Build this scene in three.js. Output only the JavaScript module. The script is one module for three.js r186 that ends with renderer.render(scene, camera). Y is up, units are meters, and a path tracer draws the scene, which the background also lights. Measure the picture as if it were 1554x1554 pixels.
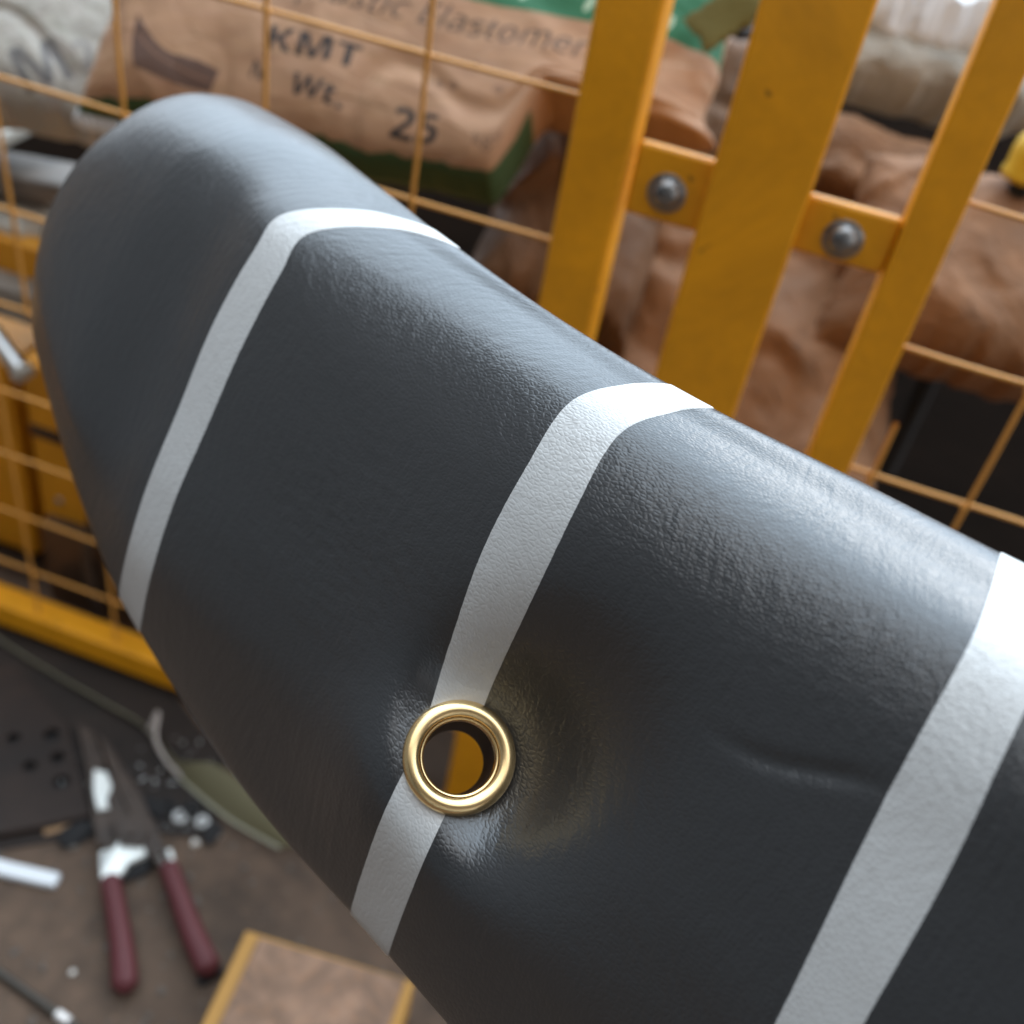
import * as THREE from 'three';
import { RoundedBoxGeometry } from 'three/addons/geometries/RoundedBoxGeometry.js';
import { ImprovedNoise } from 'three/addons/math/ImprovedNoise.js';
import { mergeGeometries } from 'three/addons/utils/BufferGeometryUtils.js';

// ---------------------------------------------------------------- camera
const scene = new THREE.Scene();
const EYE = new THREE.Vector3(0, 1.0, 0), FOV = 50, SIDE = 1554, FOCAL = (SIDE / 2) / Math.tan(FOV * Math.PI / 360);
const camera = new THREE.PerspectiveCamera(FOV, 1, 0.02, 60);
camera.position.copy(EYE);
camera.rotation.order = 'YXZ';
camera.rotation.set(-40 * Math.PI / 180, 0, 11.4 * Math.PI / 180);
camera.updateMatrixWorld(true);
camera.focus = 0.36;
camera.userData.fStop = 6.5;

// ---------------------------------------------------------------- sky, sun, exposure
const noise = new ImprovedNoise();
const fbm = (x, y, z, n = 4) => { let s = 0, a = 0.5, f = 1; for (let i = 0; i < n; i++) { s += a * noise.noise(x * f, y * f, z * f); a *= 0.5; f *= 2.03; } return s; };
const SUN = new THREE.Vector3(0.17, 0.68, -0.72).normalize();
{
  const W = 512, H = 256, d = new Float32Array(W * H * 4);
  for (let j = 0; j < H; j++) for (let i = 0; i < W; i++) {
    const el = (j + 0.5) / H * Math.PI - Math.PI / 2, az = (i + 0.5) / W * Math.PI * 2;
    const x = Math.cos(el) * Math.cos(az - Math.PI), y = Math.sin(el), z = Math.cos(el) * Math.sin(az - Math.PI);
    const c = 1 + 0.1 * fbm(x * 2.2, y * 3.2 + 5, z * 2.2, 4);
    const g = Math.max(0, x * SUN.x + y * SUN.y + z * SUN.z), dn = (y > 0 ? 1 : Math.max(0.25, 1 + y * 3)) * c, L = (0.78 + 0.1 * Math.max(0, y)) * dn, B = 2.05 * g ** 1.6 * dn;
    const k = (j * W + i) * 4;
    d[k] = L * 1.02 + B * 0.67; d[k + 1] = L * 0.98 + B * 0.97; d[k + 2] = L * 0.95 + B * 1.26; d[k + 3] = 1;
  }
  const t = new THREE.DataTexture(d, W, H, THREE.RGBAFormat, THREE.FloatType);
  t.mapping = THREE.EquirectangularReflectionMapping; t.magFilter = t.minFilter = THREE.LinearFilter; t.needsUpdate = true;
  scene.background = t; scene.environment = t;
}
const sun = new THREE.DirectionalLight(0xfff8f0, 0.5);
sun.position.copy(SUN).multiplyScalar(5).add(new THREE.Vector3(0, 0.4, -0.6)); sun.target.position.set(0, 0.4, -0.6);
sun.castShadow = true; sun.shadow.radius = 45; sun.shadow.mapSize.set(2048, 2048);
Object.assign(sun.shadow.camera, { left: -2, right: 2, top: 2, bottom: -2, near: 0.1, far: 12 });
scene.add(sun, sun.target);
const renderer = new THREE.WebGLRenderer({ antialias: true });
renderer.toneMapping = THREE.LinearToneMapping;
renderer.toneMappingExposure = 1.66;
renderer.shadowMap.enabled = true;

// ---------------------------------------------------------------- helpers
const V = (x, y, z) => new THREE.Vector3(x, y, z);
const lerp = (a, b, t) => a + (b - a) * t, clamp = (x, a, b) => Math.min(b, Math.max(a, x));
const smooth = (a, b, x) => { const t = clamp((x - a) / (b - a), 0, 1); return t * t * (3 - 2 * t); };
let seed = 7; const rnd = () => { seed = (seed * 1664525 + 1013904223) >>> 0; return seed / 4294967296; };
const ray = (px, py) => V((px - SIDE / 2) / FOCAL, -(py - SIDE / 2) / FOCAL, -1).applyQuaternion(camera.quaternion);
const at = (px, py, depth) => ray(px, py).multiplyScalar(depth).add(EYE);
const atY = (px, py, y = 0) => { const d = ray(px, py); return d.multiplyScalar((y - EYE.y) / d.y).add(EYE); };
const names = {};
function numbered(n) { const k = names[n] = (names[n] ?? -1) + 1; return k ? n + '_' + String(k).padStart(3, '0') : n; }
function tag(o, label, category, group, kind) { if (label) o.userData.label = label; if (category) o.userData.category = category; if (group) o.userData.group = group; if (kind) o.userData.kind = kind; return o; }
function thing(name, label, category, pos = V(0, 0, 0), turn = 0, group) {
  const o = new THREE.Group(); o.name = numbered(name); o.position.copy(pos); o.rotation.y = turn; scene.add(o);
  return tag(o, label, category, group);
}
function part(name, geo, mat, parent) { const m = new THREE.Mesh(geo, mat); m.name = name; m.castShadow = m.receiveShadow = true; parent.add(m); return m; }
function solo(name, geo, mat, label, category, group, kind) { const m = part(numbered(name), geo, mat, scene); return tag(m, label, category, group, kind); }
function tex(w, h, fn, srgb, rep) {           // fn -> [r,g,b] 0..1 (or a number)
  const d = new Uint8Array(w * h * 4);
  for (let j = 0; j < h; j++) for (let i = 0; i < w; i++) { const c = fn(i / w, j / h, i, j), k = (j * w + i) * 4; const a = Array.isArray(c) ? c : [c, c, c]; for (let q = 0; q < 3; q++) d[k + q] = clamp(a[q], 0, 1) * 255; d[k + 3] = 255; }
  const t = new THREE.DataTexture(d, w, h, THREE.RGBAFormat); t.wrapS = t.wrapT = THREE.RepeatWrapping; t.magFilter = THREE.LinearFilter; t.minFilter = THREE.LinearMipmapLinearFilter; t.generateMipmaps = true;
  if (srgb) t.colorSpace = THREE.SRGBColorSpace; if (rep) t.repeat.set(...rep); t.needsUpdate = true; return t;
}
const std = (o) => new THREE.MeshStandardMaterial({ side: THREE.DoubleSide, ...o });
const lin = (r, g, b) => new THREE.Color().setRGB(r, g, b);
// periodic noise on the unit square, for textures that repeat
const pn = (u, v, f, z, n = 4) => { const a = u * Math.PI * 2, b = v * Math.PI * 2, R = f / (Math.PI * 2); return fbm(Math.cos(a) * R + 11, Math.sin(a) * R + Math.cos(b) * R * 1.0 + z, Math.sin(b) * R + z * 0.7, n); };

const pn2 = (u, v, fu, fv, z, n = 4) => { const a = u * Math.PI * 2, b = v * Math.PI * 2, R = fu / (Math.PI * 2), Q = fv / (Math.PI * 2); return fbm(Math.cos(a) * R + 11, Math.sin(a) * R + Math.cos(b) * Q + z, Math.sin(b) * Q + z * 0.7, n); };
// ---------------------------------------------------------------- materials
const leatherBump = (() => {                 // pebbled grain, periodic
  const N = 512, G = 46, pts = [];
  for (let j = 0; j < G; j++) for (let i = 0; i < G; i++) pts.push([(i + rnd()) / G, (j + rnd()) / G]);
  return tex(N, N, (u, v) => {
    const ci = Math.floor(u * G), cj = Math.floor(v * G); let a = 9, b = 9;
    for (let y = -1; y <= 1; y++) for (let x = -1; x <= 1; x++) {
      const p = pts[((cj + y + G) % G) * G + (ci + x + G) % G]; let dx = Math.abs(p[0] - u), dy = Math.abs(p[1] - v); dx = Math.min(dx, 1 - dx); dy = Math.min(dy, 1 - dy);
      const q = Math.hypot(dx, dy) * G; if (q < a) { b = a; a = q; } else if (q < b) b = q;
    }
    return 0.4 + 0.2 * smooth(0, 0.5, b - a) + 0.35 * pn(u, v, 22, 3, 5) + 0.7 * pn2(u, v, 30, 7, 5, 3);
  });
})();
leatherBump.repeat.set(14, 14);
const M = {};
M.leather = new THREE.MeshPhysicalMaterial({ side: THREE.DoubleSide, color: lin(0.0225, 0.022, 0.0227), roughness: 0.3, ior: 1.8, bumpMap: leatherBump, bumpScale: 0.00024 });
M.silver = std({ color: lin(0.53, 0.515, 0.495), roughness: 0.42, metalness: 0.2, bumpMap: leatherBump, bumpScale: 0.00028 });
M.gold = std({ color: lin(1, 0.72, 0.36), roughness: 0.27, metalness: 1 });
M.goldShade = std({ color: lin(0.035, 0.015, 0.008), roughness: 0.7, metalness: 0.2 });  // brass coloured near black for the shade inside the eyelet
const paintTex = tex(512, 512, (u, v) => { const n = pn(u, v, 6, 1, 5), s = pn(u, v, 40, 9, 3), r = 0.5 * smooth(0.42, 0.5, pn(u, v, 22, 21, 4)); const k = 0.93 + 0.1 * n + 0.05 * s; return [lerp(0.95 * k, 0.42, r), lerp(0.64 * k, 0.26, r), lerp(0.06 * k, 0.1, r)]; }, true);
const paintBump = tex(256, 256, (u, v) => 0.5 + 0.5 * pn(u, v, 30, 2, 4));
M.yellow = std({ map: paintTex, roughness: 0.42, bumpMap: paintBump, bumpScale: 0.0002 });
M.yellowWorn = std({ map: paintTex, color: lin(0.72, 0.7, 0.7), roughness: 0.55 });
const floorTex = tex(1024, 1024, (u, v) => { const a = pn(u, v, 5, 3, 6), b = pn(u, v, 40, 6, 4), st = smooth(0.08, 0.34, pn(u, v, 3.5, 13, 5)), sp = smooth(0.3, 0.4, pn(u, v, 90, 31, 2)); const k = 0.36 + 0.14 * a + 0.1 * b; return [lerp(k, 0.17, st * 0.7) + sp * 0.12, lerp(k * 0.87, 0.15, st * 0.7) + sp * 0.1, lerp(k * 0.77, 0.13, st * 0.7) + sp * 0.09]; }, true);
M.wire = std({ color: lin(0.6, 0.27, 0.05), roughness: 0.45 });
M.bolt = std({ color: lin(0.3, 0.3, 0.3), roughness: 0.32, metalness: 1 });
M.steel = std({ color: lin(0.55, 0.55, 0.54), roughness: 0.3, metalness: 1 });
M.nut = std({ color: lin(0.5, 0.49, 0.47), roughness: 0.55, metalness: 0.4 });
M.steelDark = std({ map: floorTex, color: lin(0.5, 0.44, 0.4), roughness: 0.55, metalness: 0.3 });
M.dark = std({ color: lin(0.012, 0.011, 0.011), roughness: 0.9 });
M.maroon = std({ color: lin(0.085, 0.012, 0.014), roughness: 0.6, bumpMap: paintBump, bumpScale: 0.0006 });

// ---------------------------------------------------------------- the setting
{
  const g = new THREE.PlaneGeometry(40, 40); g.rotateX(-Math.PI / 2); const uv = g.attributes.uv; for (let i = 0; i < uv.count; i++) uv.setXY(i, uv.getX(i) * 44, uv.getY(i) * 44);
  solo('floor', g, std({ map: floorTex, color: lin(0.9, 0.74, 0.6), roughness: 0.88, bumpMap: floorTex, bumpScale: 0.002 }), 'brown dusty workshop floor strewn with scraps', null, null, 'structure');
}
// the guard's plane: local x along it, y up, z towards the photographer
const CAGE = V(-0.4375, 0, -0.7773), TURN = -11.15 * Math.PI / 180, CX = V(Math.cos(TURN), 0, -Math.sin(TURN)), CZ = V(Math.sin(TURN), 0, Math.cos(TURN));
const cw = (x, y, z) => CAGE.clone().addScaledVector(CX, x).addScaledVector(CZ, z).setY(y);
const onCage = (px, py, z = 0) => { const d = ray(px, py), t = (CZ.dot(CAGE.clone().sub(EYE)) + z) / CZ.dot(d), q = d.multiplyScalar(t).add(EYE), r = q.clone().sub(CAGE); return V(r.dot(CX), q.y, z); };
{
  const g = new THREE.BoxGeometry(3.2, 0.64, 0.05); const m = solo('shadow_backdrop', g, std({ map: floorTex, color: lin(0.16, 0.14, 0.13), roughness: 0.95 }), 'dark backdrop added behind the piled sacks for the shadow in their gaps', null, null, 'structure');  // added backdrop, coloured dark to give the sack gaps their deep shadow
  m.position.copy(cw(0.3, 0.32, -0.72)); m.rotation.y = TURN;
}

{ // unseen roof and walls, added to shape the light and reflections on the seat
  const rm = std({ color: lin(0.62, 0.6, 0.57), roughness: 0.8 });
  const m = solo('shade_roof', new THREE.BoxGeometry(9, 0.06, 4.6), rm, 'unseen grey roof added to screen the sky behind the camera', null, null, 'structure'); m.position.set(0, 2.9, 1.1 + 2.3); m.rotation.x = 0.06;
  const w = solo('shade_rear_wall', new THREE.BoxGeometry(9, 2.3, 0.12), rm, 'unseen grey rear wall added to screen the sky behind the camera', null, null, 'structure'); w.position.set(0, 1.15, 5.2);
  const l = solo('shade_side_wall', new THREE.BoxGeometry(0.12, 2.9, 7.4), std({ color: lin(0.17, 0.165, 0.16), roughness: 0.9 }), 'unseen dark side wall added to darken the seat reflections', null, null, 'structure'); l.position.set(-2.3, 1.45, 1.5);
}
// ---------------------------------------------------------------- yellow guard: two mesh panels and the post between them
const box = (w, h, d, r = 0.002) => { const g = new RoundedBoxGeometry(w, h, d, 2, r); const uv = g.attributes.uv, p = g.attributes.position, n = g.attributes.normal; for (let i = 0; i < uv.count; i++) { const ax = Math.abs(n.getX(i)), ay = Math.abs(n.getY(i)); uv.setXY(i, (ax > 0.7 ? p.getZ(i) : p.getX(i)) * 3 + w * 7, (ay > 0.7 ? p.getZ(i) : p.getY(i)) * 3); } return g; };
function bar(name, x0, x1, y0, y1, z0, z1, mat, parent, r) { const m = part(name, box(x1 - x0, y1 - y0, z1 - z0, r), mat, parent); m.position.set((x0 + x1) / 2, (y0 + y1) / 2, (z0 + z1) / 2); return m; }
function wire(parent, a, b, mat = M.wire, r = 0.0018) {
  const mid = a.clone().lerp(b, 0.5), n = V(0, 1, 0).cross(b.clone().sub(a)).lengthSq() > 0 ? 14 : 14, pts = [];
  for (let i = 0; i <= n; i++) { const p = a.clone().lerp(b, i / n); p.x += 0.0012 * noise.noise(i * 0.6, a.y * 9, a.x * 5); p.y += 0.0012 * noise.noise(i * 0.6, a.x * 9, 4); p.sub(mid); pts.push(p); }
  const m = part('mesh_wire', new THREE.TubeGeometry(new THREE.CatmullRomCurve3(pts), 20, r, 7), mat, parent); m.position.copy(mid); return m;
}
{
  const L = thing('mesh_guard_panel', 'yellow wire mesh guard panel with bottom rail, left of the centre post', 'guard panel', CAGE, TURN);
  bar('frame_post', 0.434, 0.475, 0, 0.9, -0.04, 0, M.yellow, L, 0.004);
  bar('frame_post', -0.59, -0.55, 0, 0.9, -0.04, 0, M.yellow, L, 0.004);
  bar('bottom_rail', -0.55, 0.33, 0.018, 0.052, -0.03, 0, M.yellow, L, 0.003);
  for (const y of [0.757, 0.656, 0.545, 0.272, 0.193, 0.113]) wire(L, V(-0.55, y, -0.012), V(0.437, y, -0.012));
  wire(L, V(-0.55, 0.86, -0.012), V(0.437, 0.86, -0.012)); wire(L, V(-0.55, 0.352, -0.012), V(0.437, 0.352, -0.012)); wire(L, V(-0.55, 0.45, -0.012), V(0.437, 0.45, -0.012));
  for (const x of [0.33, 0.215, 0.1, -0.012, -0.13]) wire(L, V(x, 0.452, -0.0085), V(x, 0.89, -0.0085));
  for (const x of [-0.16, -0.058, 0.04, 0.138, 0.236, 0.334]) wire(L, V(x, 0.05, -0.0085), V(x, 0.452, -0.0085));
  const welds = (parent, xs, ys, keep) => { const gs = []; for (const x of xs) for (const y of ys) if (keep(x, y)) { const g = new THREE.SphereGeometry(0.0032, 10, 7); g.scale(1, 0.8, 0.7); g.translate(x, y, -0.0095); gs.push(g); } const m = part('weld_spots', mergeGeometries(gs), M.wire, parent); m.userData.kind = 'stuff'; };
  welds(L, [0.33, 0.215, 0.1, -0.012, -0.13, -0.16, -0.058, 0.04, 0.138, 0.236, 0.334], [0.86, 0.757, 0.656, 0.545, 0.45, 0.352, 0.272, 0.193, 0.113], (x, y) => ([0.33, 0.215, 0.1, -0.012, -0.13].includes(x) ? y > 0.44 : y < 0.46));
  const C = thing('guard_post', 'wide orange-yellow flat post with a bolted tab on each side', 'post', cw(0.559, 0, 0), TURN);
  bar('post', -0.031, 0.031, 0, 0.9, -0.03, 0.004, M.yellow, C, 0.003);
  const tab = (x0, x1, y0, y1, bx, by) => {
    const t = bar('mounting_tab', x0, x1, y0, y1, -0.014, -0.006, M.yellow, C, 0.0035);
    const prof = [[0, 0.007], [0.003, 0.0068], [0.006, 0.0058], [0.0085, 0.004], [0.0096, 0.0018], [0.0098, 0.001], [0.0128, 0.0008], [0.0128, -0.0006]].map(([x, y]) => new THREE.Vector2(x, y)).reverse();
    const b = part('bolt', new THREE.LatheGeometry(prof, 28).rotateX(Math.PI / 2), M.bolt, t); b.position.set(bx - t.position.x, by - t.position.y, 0.0046);
  };
  tab(-0.081, -0.029, 0.693, 0.742, -0.056, 0.714);
  tab(0.029, 0.09, 0.7, 0.738, 0.059, 0.7165);
  const Rr = thing('mesh_guard_panel', 'yellow wire mesh guard panel with square post, at the right edge', 'guard panel', cw(0.66, 0, 0), TURN);
  bar('frame_post', -0.011, 0.019, 0, 0.9, -0.03, 0.0, M.yellow, Rr, 0.002);
  bar('bottom_rail', 0.019, 0.6, 0.018, 0.052, -0.03, 0, M.yellow, Rr, 0.003);
  for (const y of [0.86, 0.757, 0.655, 0.553, 0.45, 0.35]) wire(Rr, V(0.018, y, -0.012), V(0.6, y - 0.008, -0.012));
  for (const x of [0.036, 0.104, 0.2, 0.3]) wire(Rr, V(x, 0.05, -0.0085), V(x, x < 0.05 ? 0.6 : 0.89, -0.0085));
  welds(Rr, [0.036, 0.104, 0.2, 0.3], [0.752, 0.65, 0.5505, 0.447], (x, y) => x > 0.05 || y < 0.6);
}

// ---------------------------------------------------------------- sacks
function frame(px, py, depth, roll, sx, sy) {      // an upright face: origin, right, up, normal; sx and sy lean it (depth per metre to the right / upwards)
  const r = roll * Math.PI / 180, o = at(px, py, depth), q = camera.quaternion;
  const right = V(Math.cos(r), -Math.sin(r), -sx).normalize().applyQuaternion(q), up0 = V(Math.sin(r), Math.cos(r), -sy).applyQuaternion(q);
  const n = right.clone().cross(up0).normalize(), up = n.clone().cross(right);
  return { o, right, up, n, mat: new THREE.Matrix4().makeBasis(right, up, n).setPosition(o) };
}
function sackGeo(w, h, t, sd, { wr = 1, sag = 0, pw = 4, nu = 90, nv = 70, fold = 0, cut = false } = {}) {
  const pos = [], uv = [], idx = [], row = nu + 1;
  for (const s of [1, -1]) for (let j = 0; j <= nv; j++) for (let i = 0; i <= nu; i++) {
    const a = i / nu * 2 - 1, b = j / nv * 2 - 1, e = Math.pow(Math.max(0, (1 - Math.abs(a) ** pw) * (1 - Math.abs(b) ** pw)), 0.45);
    let x = a * w / 2 * (1 - 0.05 * (1 - b * b)), y = b * h / 2 * (1 - 0.06 * (1 - a * a)) - sag * (1 - a * a) * h;
    const edge = 1 - e, k = smooth(0, 0.25, e);
    const cre = Math.abs(fbm(x * 7 + sd, y * 7 - sd, sd * 1.7, 2)) * 2, big = fbm(x * 4 + sd * 3, y * 4, sd, 3);
    const ang = fold, l = (x * Math.cos(ang) + y * Math.sin(ang));
    const q = (l * 6.5 + 1.1 * big + sd) % 1, fo = Math.abs(((q + 1) % 1) - 0.5) * 2; if (cut && b < -0.2) y = (-0.2 + (b + 0.2) * (1 - 0.85 * smooth(0.36, 0.48, a))) * h / 2;
    let z = s * t / 2 * e + (s > 0 ? k * wr * (0.018 * big - 0.007 * (1 - smooth(0, 0.2, cre)) + 0.012 * fo + 0.003 * fbm(x * 40, y * 40, sd, 3)) : 0);
    x += 0.012 * wr * fbm(a * 2 + sd, b * 3, 1) * (0.3 + edge); y += 0.016 * wr * fbm(a * 4 - sd, b * 2, 7) * (0.3 + edge);
    pos.push(x, y, z); uv.push(i / nu, j / nv);
  }
  const N = row * (nv + 1);
  for (let s = 0; s < 2; s++) for (let j = 0; j < nv; j++) for (let i = 0; i < nu; i++) { const a = s * N + j * row + i, b = a + 1, c = a + row, d = c + 1; s ? idx.push(a, c, b, b, c, d) : idx.push(a, b, c, b, d, c); }
  const g = new THREE.BufferGeometry(); g.setAttribute('position', new THREE.Float32BufferAttribute(pos, 3)); g.setAttribute('uv', new THREE.Float32BufferAttribute(uv, 2)); g.setIndex(idx); g.computeVertexNormals(); return g;
}
const kraftTex = tex(512, 512, (u, v) => { const a = pn(u, v, 4, 2, 5), b = pn(u, v, 60, 4, 3), d = smooth(0.15, 0.4, pn(u, v, 6, 17, 4)); const k = 0.9 + 0.22 * a + 0.1 * b - 0.2 * d; return [0.6 * k, 0.43 * k, 0.31 * k]; }, true);
const paleTex = tex(512, 512, (u, v) => { const a = pn(u, v, 4, 5, 5), b = pn(u, v, 90, 4, 2), d = smooth(0.1, 0.4, pn(u, v, 5, 27, 5)); const k = 0.95 + 0.16 * a + 0.06 * b - 0.18 * d; return [0.74 * k, 0.71 * k, 0.66 * k]; }, true);
const crinkle = (() => { const N = 512, sites = []; const G = 9; for (let j = 0; j < G; j++) for (let i = 0; i < G; i++) sites.push([(i + rnd()) / G, (j + rnd()) / G, rnd() * 6.3, rnd()]);
  return tex(N, N, (u0, v0) => { const u = (u0 + 0.05 * pn(u0, v0, 5, 3, 3) + 1) % 1, v = (v0 + 0.05 * pn(u0, v0, 5, 8, 3) + 1) % 1, ci = Math.floor(u * G), cj = Math.floor(v * G); let a = 9, h = 0;   // flat facets that meet in sharp creases
    for (let y = -1; y <= 1; y++) for (let x = -1; x <= 1; x++) { const p = sites[((cj + y + G) % G) * G + (ci + x + G) % G]; let dx = u - p[0], dy = v - p[1]; dx -= Math.round(dx); dy -= Math.round(dy); const q = Math.hypot(dx, dy); if (q < a) { a = q; h = p[3] * 0.5 + (dx * Math.cos(p[2]) + dy * Math.sin(p[2])) * G * 0.55; } }
    return 0.4 + 0.3 * h + 0.2 * pn(u0, v0, 12, 5, 3); }); })();
M.kraft = std({ map: kraftTex, roughness: 0.72 });
M.kraftDull = std({ map: kraftTex, bumpMap: crinkle, bumpScale: 0.007, color: lin(0.76, 0.66, 0.45), roughness: 0.75 });
M.kraftOlive = std({ map: kraftTex, bumpMap: crinkle, bumpScale: 0.007, color: lin(0.5, 0.46, 0.33), roughness: 0.75 });
M.pale = std({ map: paleTex, bumpMap: crinkle, bumpScale: 0.007, roughness: 0.6 });
M.white = std({ bumpMap: crinkle, bumpScale: 0.01, color: lin(0.85, 0.86, 0.88), roughness: 0.3 });
function sack(name, label, category, [px, py, depth], [wpx, hpx], t, roll, sx, sy, mat, sd, opt) {
  const f = frame(px, py, depth, roll, sx, sy), s = depth / FOCAL, m = solo(name, sackGeo(wpx * s, hpx * s, t, sd, opt), mat, label, category);
  m.position.copy(f.o); m.quaternion.setFromRotationMatrix(f.mat); return { m, f, w: wpx * s, h: hpx * s };
}
const printAt = (f, w, h, W, H, bulge) => (x, y) => { const d = ray(x, y), t = f.n.dot(f.o.clone().addScaledVector(f.n, bulge).sub(EYE)) / f.n.dot(d), q = d.multiplyScalar(t).add(EYE).sub(f.o); return [(q.dot(f.right) / (w * 0.962) + 0.5) * W, (0.5 - q.dot(f.up) / (h * 0.945)) * H]; };
// the printed kraft sack: its print is drawn on a canvas in the sack's own metres
{
  const px = 630, py = 56, depth = 0.86, wpx = 960, hpx = 452, f = frame(px, py, depth, 13.5, -0.08, 0.1), s = depth / FOCAL, w = wpx * s, h = hpx * s, W = 1536, H = Math.round(W * h / w);
  const K = W / w, cv = document.createElement('canvas'); cv.width = W; cv.height = H; const c = cv.getContext('2d');
  c.fillStyle = '#b48a68'; c.fillRect(0, 0, W, H);
  for (let i = 0; i < 2600; i++) { const g = rnd(); c.fillStyle = `rgba(${g > 0.5 ? '210,170,130' : '110,78,55'},${0.02 + 0.05 * rnd()})`; c.beginPath(); c.ellipse(rnd() * W, rnd() * H, 4 + rnd() * 70, 2 + rnd() * 16, rnd() * 0.4 - 0.2, 0, 7); c.fill(); }
  const at2 = printAt(f, w, h, W, H, 0.043);
  const put = (txt, a, b, capPx, font, col, squeeze = true) => {  // text from pixel a to pixel b on the sack
    const A = at2(...a), B = at2(...b), len = Math.hypot(B[0] - A[0], B[1] - A[1]); c.save(); c.translate(...A); c.rotate(Math.atan2(B[1] - A[1], B[0] - A[0]));
    const size = capPx * s * K / 0.72; c.font = font.replace('#', size.toFixed(0)); const m = c.measureText(txt).width; c.scale(squeeze ? len / m : 1, 1); c.fillStyle = col; c.fillText(txt, 0, 0); c.restore();
  };
  const poly = (pts, col) => { c.fillStyle = col; c.beginPath(); pts.forEach((p, i) => { const q = at2(...p); i ? c.lineTo(...q) : c.moveTo(...q); }); c.closePath(); c.fill(); };
  poly([[560, -40], [720, -2], [905, 34], [1010, 52], [1105, 66], [1130, -80], [560, -160]], '#1c6a40');
  for (const [x, y] of [[897, 6], [800, -16], [1020, 30]]) { c.fillStyle = 'rgba(215,225,200,.8)'; const q = at2(x, y); c.beginPath(); c.ellipse(q[0], q[1], 9, 22, 0.3, 0, 7); c.fill(); }
  put('Thermoplastic Elastomer(', [255, -42], [905, 92], 38, 'italic #px sans-serif', 'rgba(62,44,34,.86)');
  put('KMT', [400, 70], [545, 103], 36, 'bold #px sans-serif', '#241a17');
  put('N.', [378, 106], [414, 118], 24, 'bold #px sans-serif', 'rgba(42,30,26,.75)'); put('Wt.', [442, 134], [524, 158], 30, 'bold #px sans-serif', '#2a1e1a');
  put('25', [588, 190], [662, 206], 42, 'bold #px sans-serif', '#2c211c');
  put('kgs', [716, 206], [760, 214], 16, '#px sans-serif', 'rgba(60,45,35,.7)');
  for (const [x, y, a] of [[650, 115, .35], [668, 118, .4], [690, 122, .35], [758, 132, .3]]) { c.fillStyle = `rgba(70,50,38,${a})`; const q = at2(x, y); c.beginPath(); c.ellipse(q[0], q[1], 13, 9, 0, 0, 7); c.fill(); }
  // brown leaf-like mark
  { const P = (x, y) => at2(x, y); const a = P(207, 12), b = P(235, 62), d = P(333, 95), e = P(322, 122), g = P(212, 90); c.fillStyle = 'rgba(86,58,44,.9)'; c.beginPath(); c.moveTo(...a); c.quadraticCurveTo(...b, ...P(270, 75)); c.quadraticCurveTo(...P(305, 78), ...d); c.lineTo(...e); c.quadraticCurveTo(...P(265, 118), ...g); c.quadraticCurveTo(...P(200, 55), ...a); c.fill();
    c.strokeStyle = 'rgba(170,125,95,.5)'; c.lineWidth = 5; c.beginPath(); c.moveTo(...P(212, 40)); c.quadraticCurveTo(...P(240, 88), ...P(322, 108)); c.stroke(); }
  // torn green band along the bottom edge
  c.fillStyle = '#39542a'; c.beginPath(); c.moveTo(0, H); for (let i = 0; i <= 60; i++) c.lineTo(i / 60 * W * 0.72, H * (0.965 + 0.03 * fbm(i * 0.33, 2, 1))); c.lineTo(W * 0.72, H); c.fill();
  const map = new THREE.CanvasTexture(cv); map.colorSpace = THREE.SRGBColorSpace; map.needsUpdate = true;
  const g = sackGeo(w, h, 0.085, 3.3, { wr: 0.55, pw: 6, nu: 150, nv: 90, cut: true });
  const m = solo('printed_sack', g, std({ map, color: lin(0.78, 0.74, 0.7), roughness: 0.7, bumpMap: crinkle, bumpScale: 0.0035 }), 'printed kraft sack with a green band, black stencil letters and the number 25', 'sack');
  m.position.copy(f.o); m.quaternion.setFromRotationMatrix(f.mat);
}
sack('paper_sack', 'crumpled brown paper sack behind the wide centre post', 'sack', [1110, 540, 0.98], [520, 560], 0.12, 16, -0.1, 0.25, M.kraftDull, 8.1, { wr: 1.5, fold: 0.9 });
sack('paper_sack', 'olive brown sack end below the printed sack, beside the left post', 'sack', [890, 290, 0.95], [260, 470], 0.1, 20, 0.1, 0.3, M.kraftOlive, 5.2, { wr: 1.1, fold: 0.4 });
sack('paper_sack', 'folded brown sack edge between the left post and the centre post', 'sack', [1075, 190, 1.0], [250, 260], 0.1, 24, 0.1, 0.2, M.kraftOlive, 2.9, { wr: 1, fold: 0.3 });
sack('paper_sack', 'large smooth brown sack behind the right-hand mesh panel', 'sack', [1480, 430, 0.92], [420, 330], 0.12, 17, -0.1, 0.2, M.kraftDull, 6.4, { wr: 0.9, fold: 1.2 });
sack('paper_sack', 'flattened brown sack under the dark gap, between centre and right posts', 'sack', [1350, 265, 1.02], [260, 130], 0.06, 18, -0.1, 0.3, M.kraftDull, 9.7, { wr: 0.8 });
sack('plastic_sack', 'glossy white plastic sack at the top right', 'plastic sack', [1460, 26, 1.02], [330, 110], 0.06, 12, 0, 1.3, M.white, 4.4, { wr: 1.3 });
sack('woven_sack', 'greyish off-white sack under the glossy white plastic one', 'sack', [1415, 108, 1.06], [330, 130], 0.09, 13, 0, 0.3, M.pale, 7.7, { wr: 0.9 });
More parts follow.
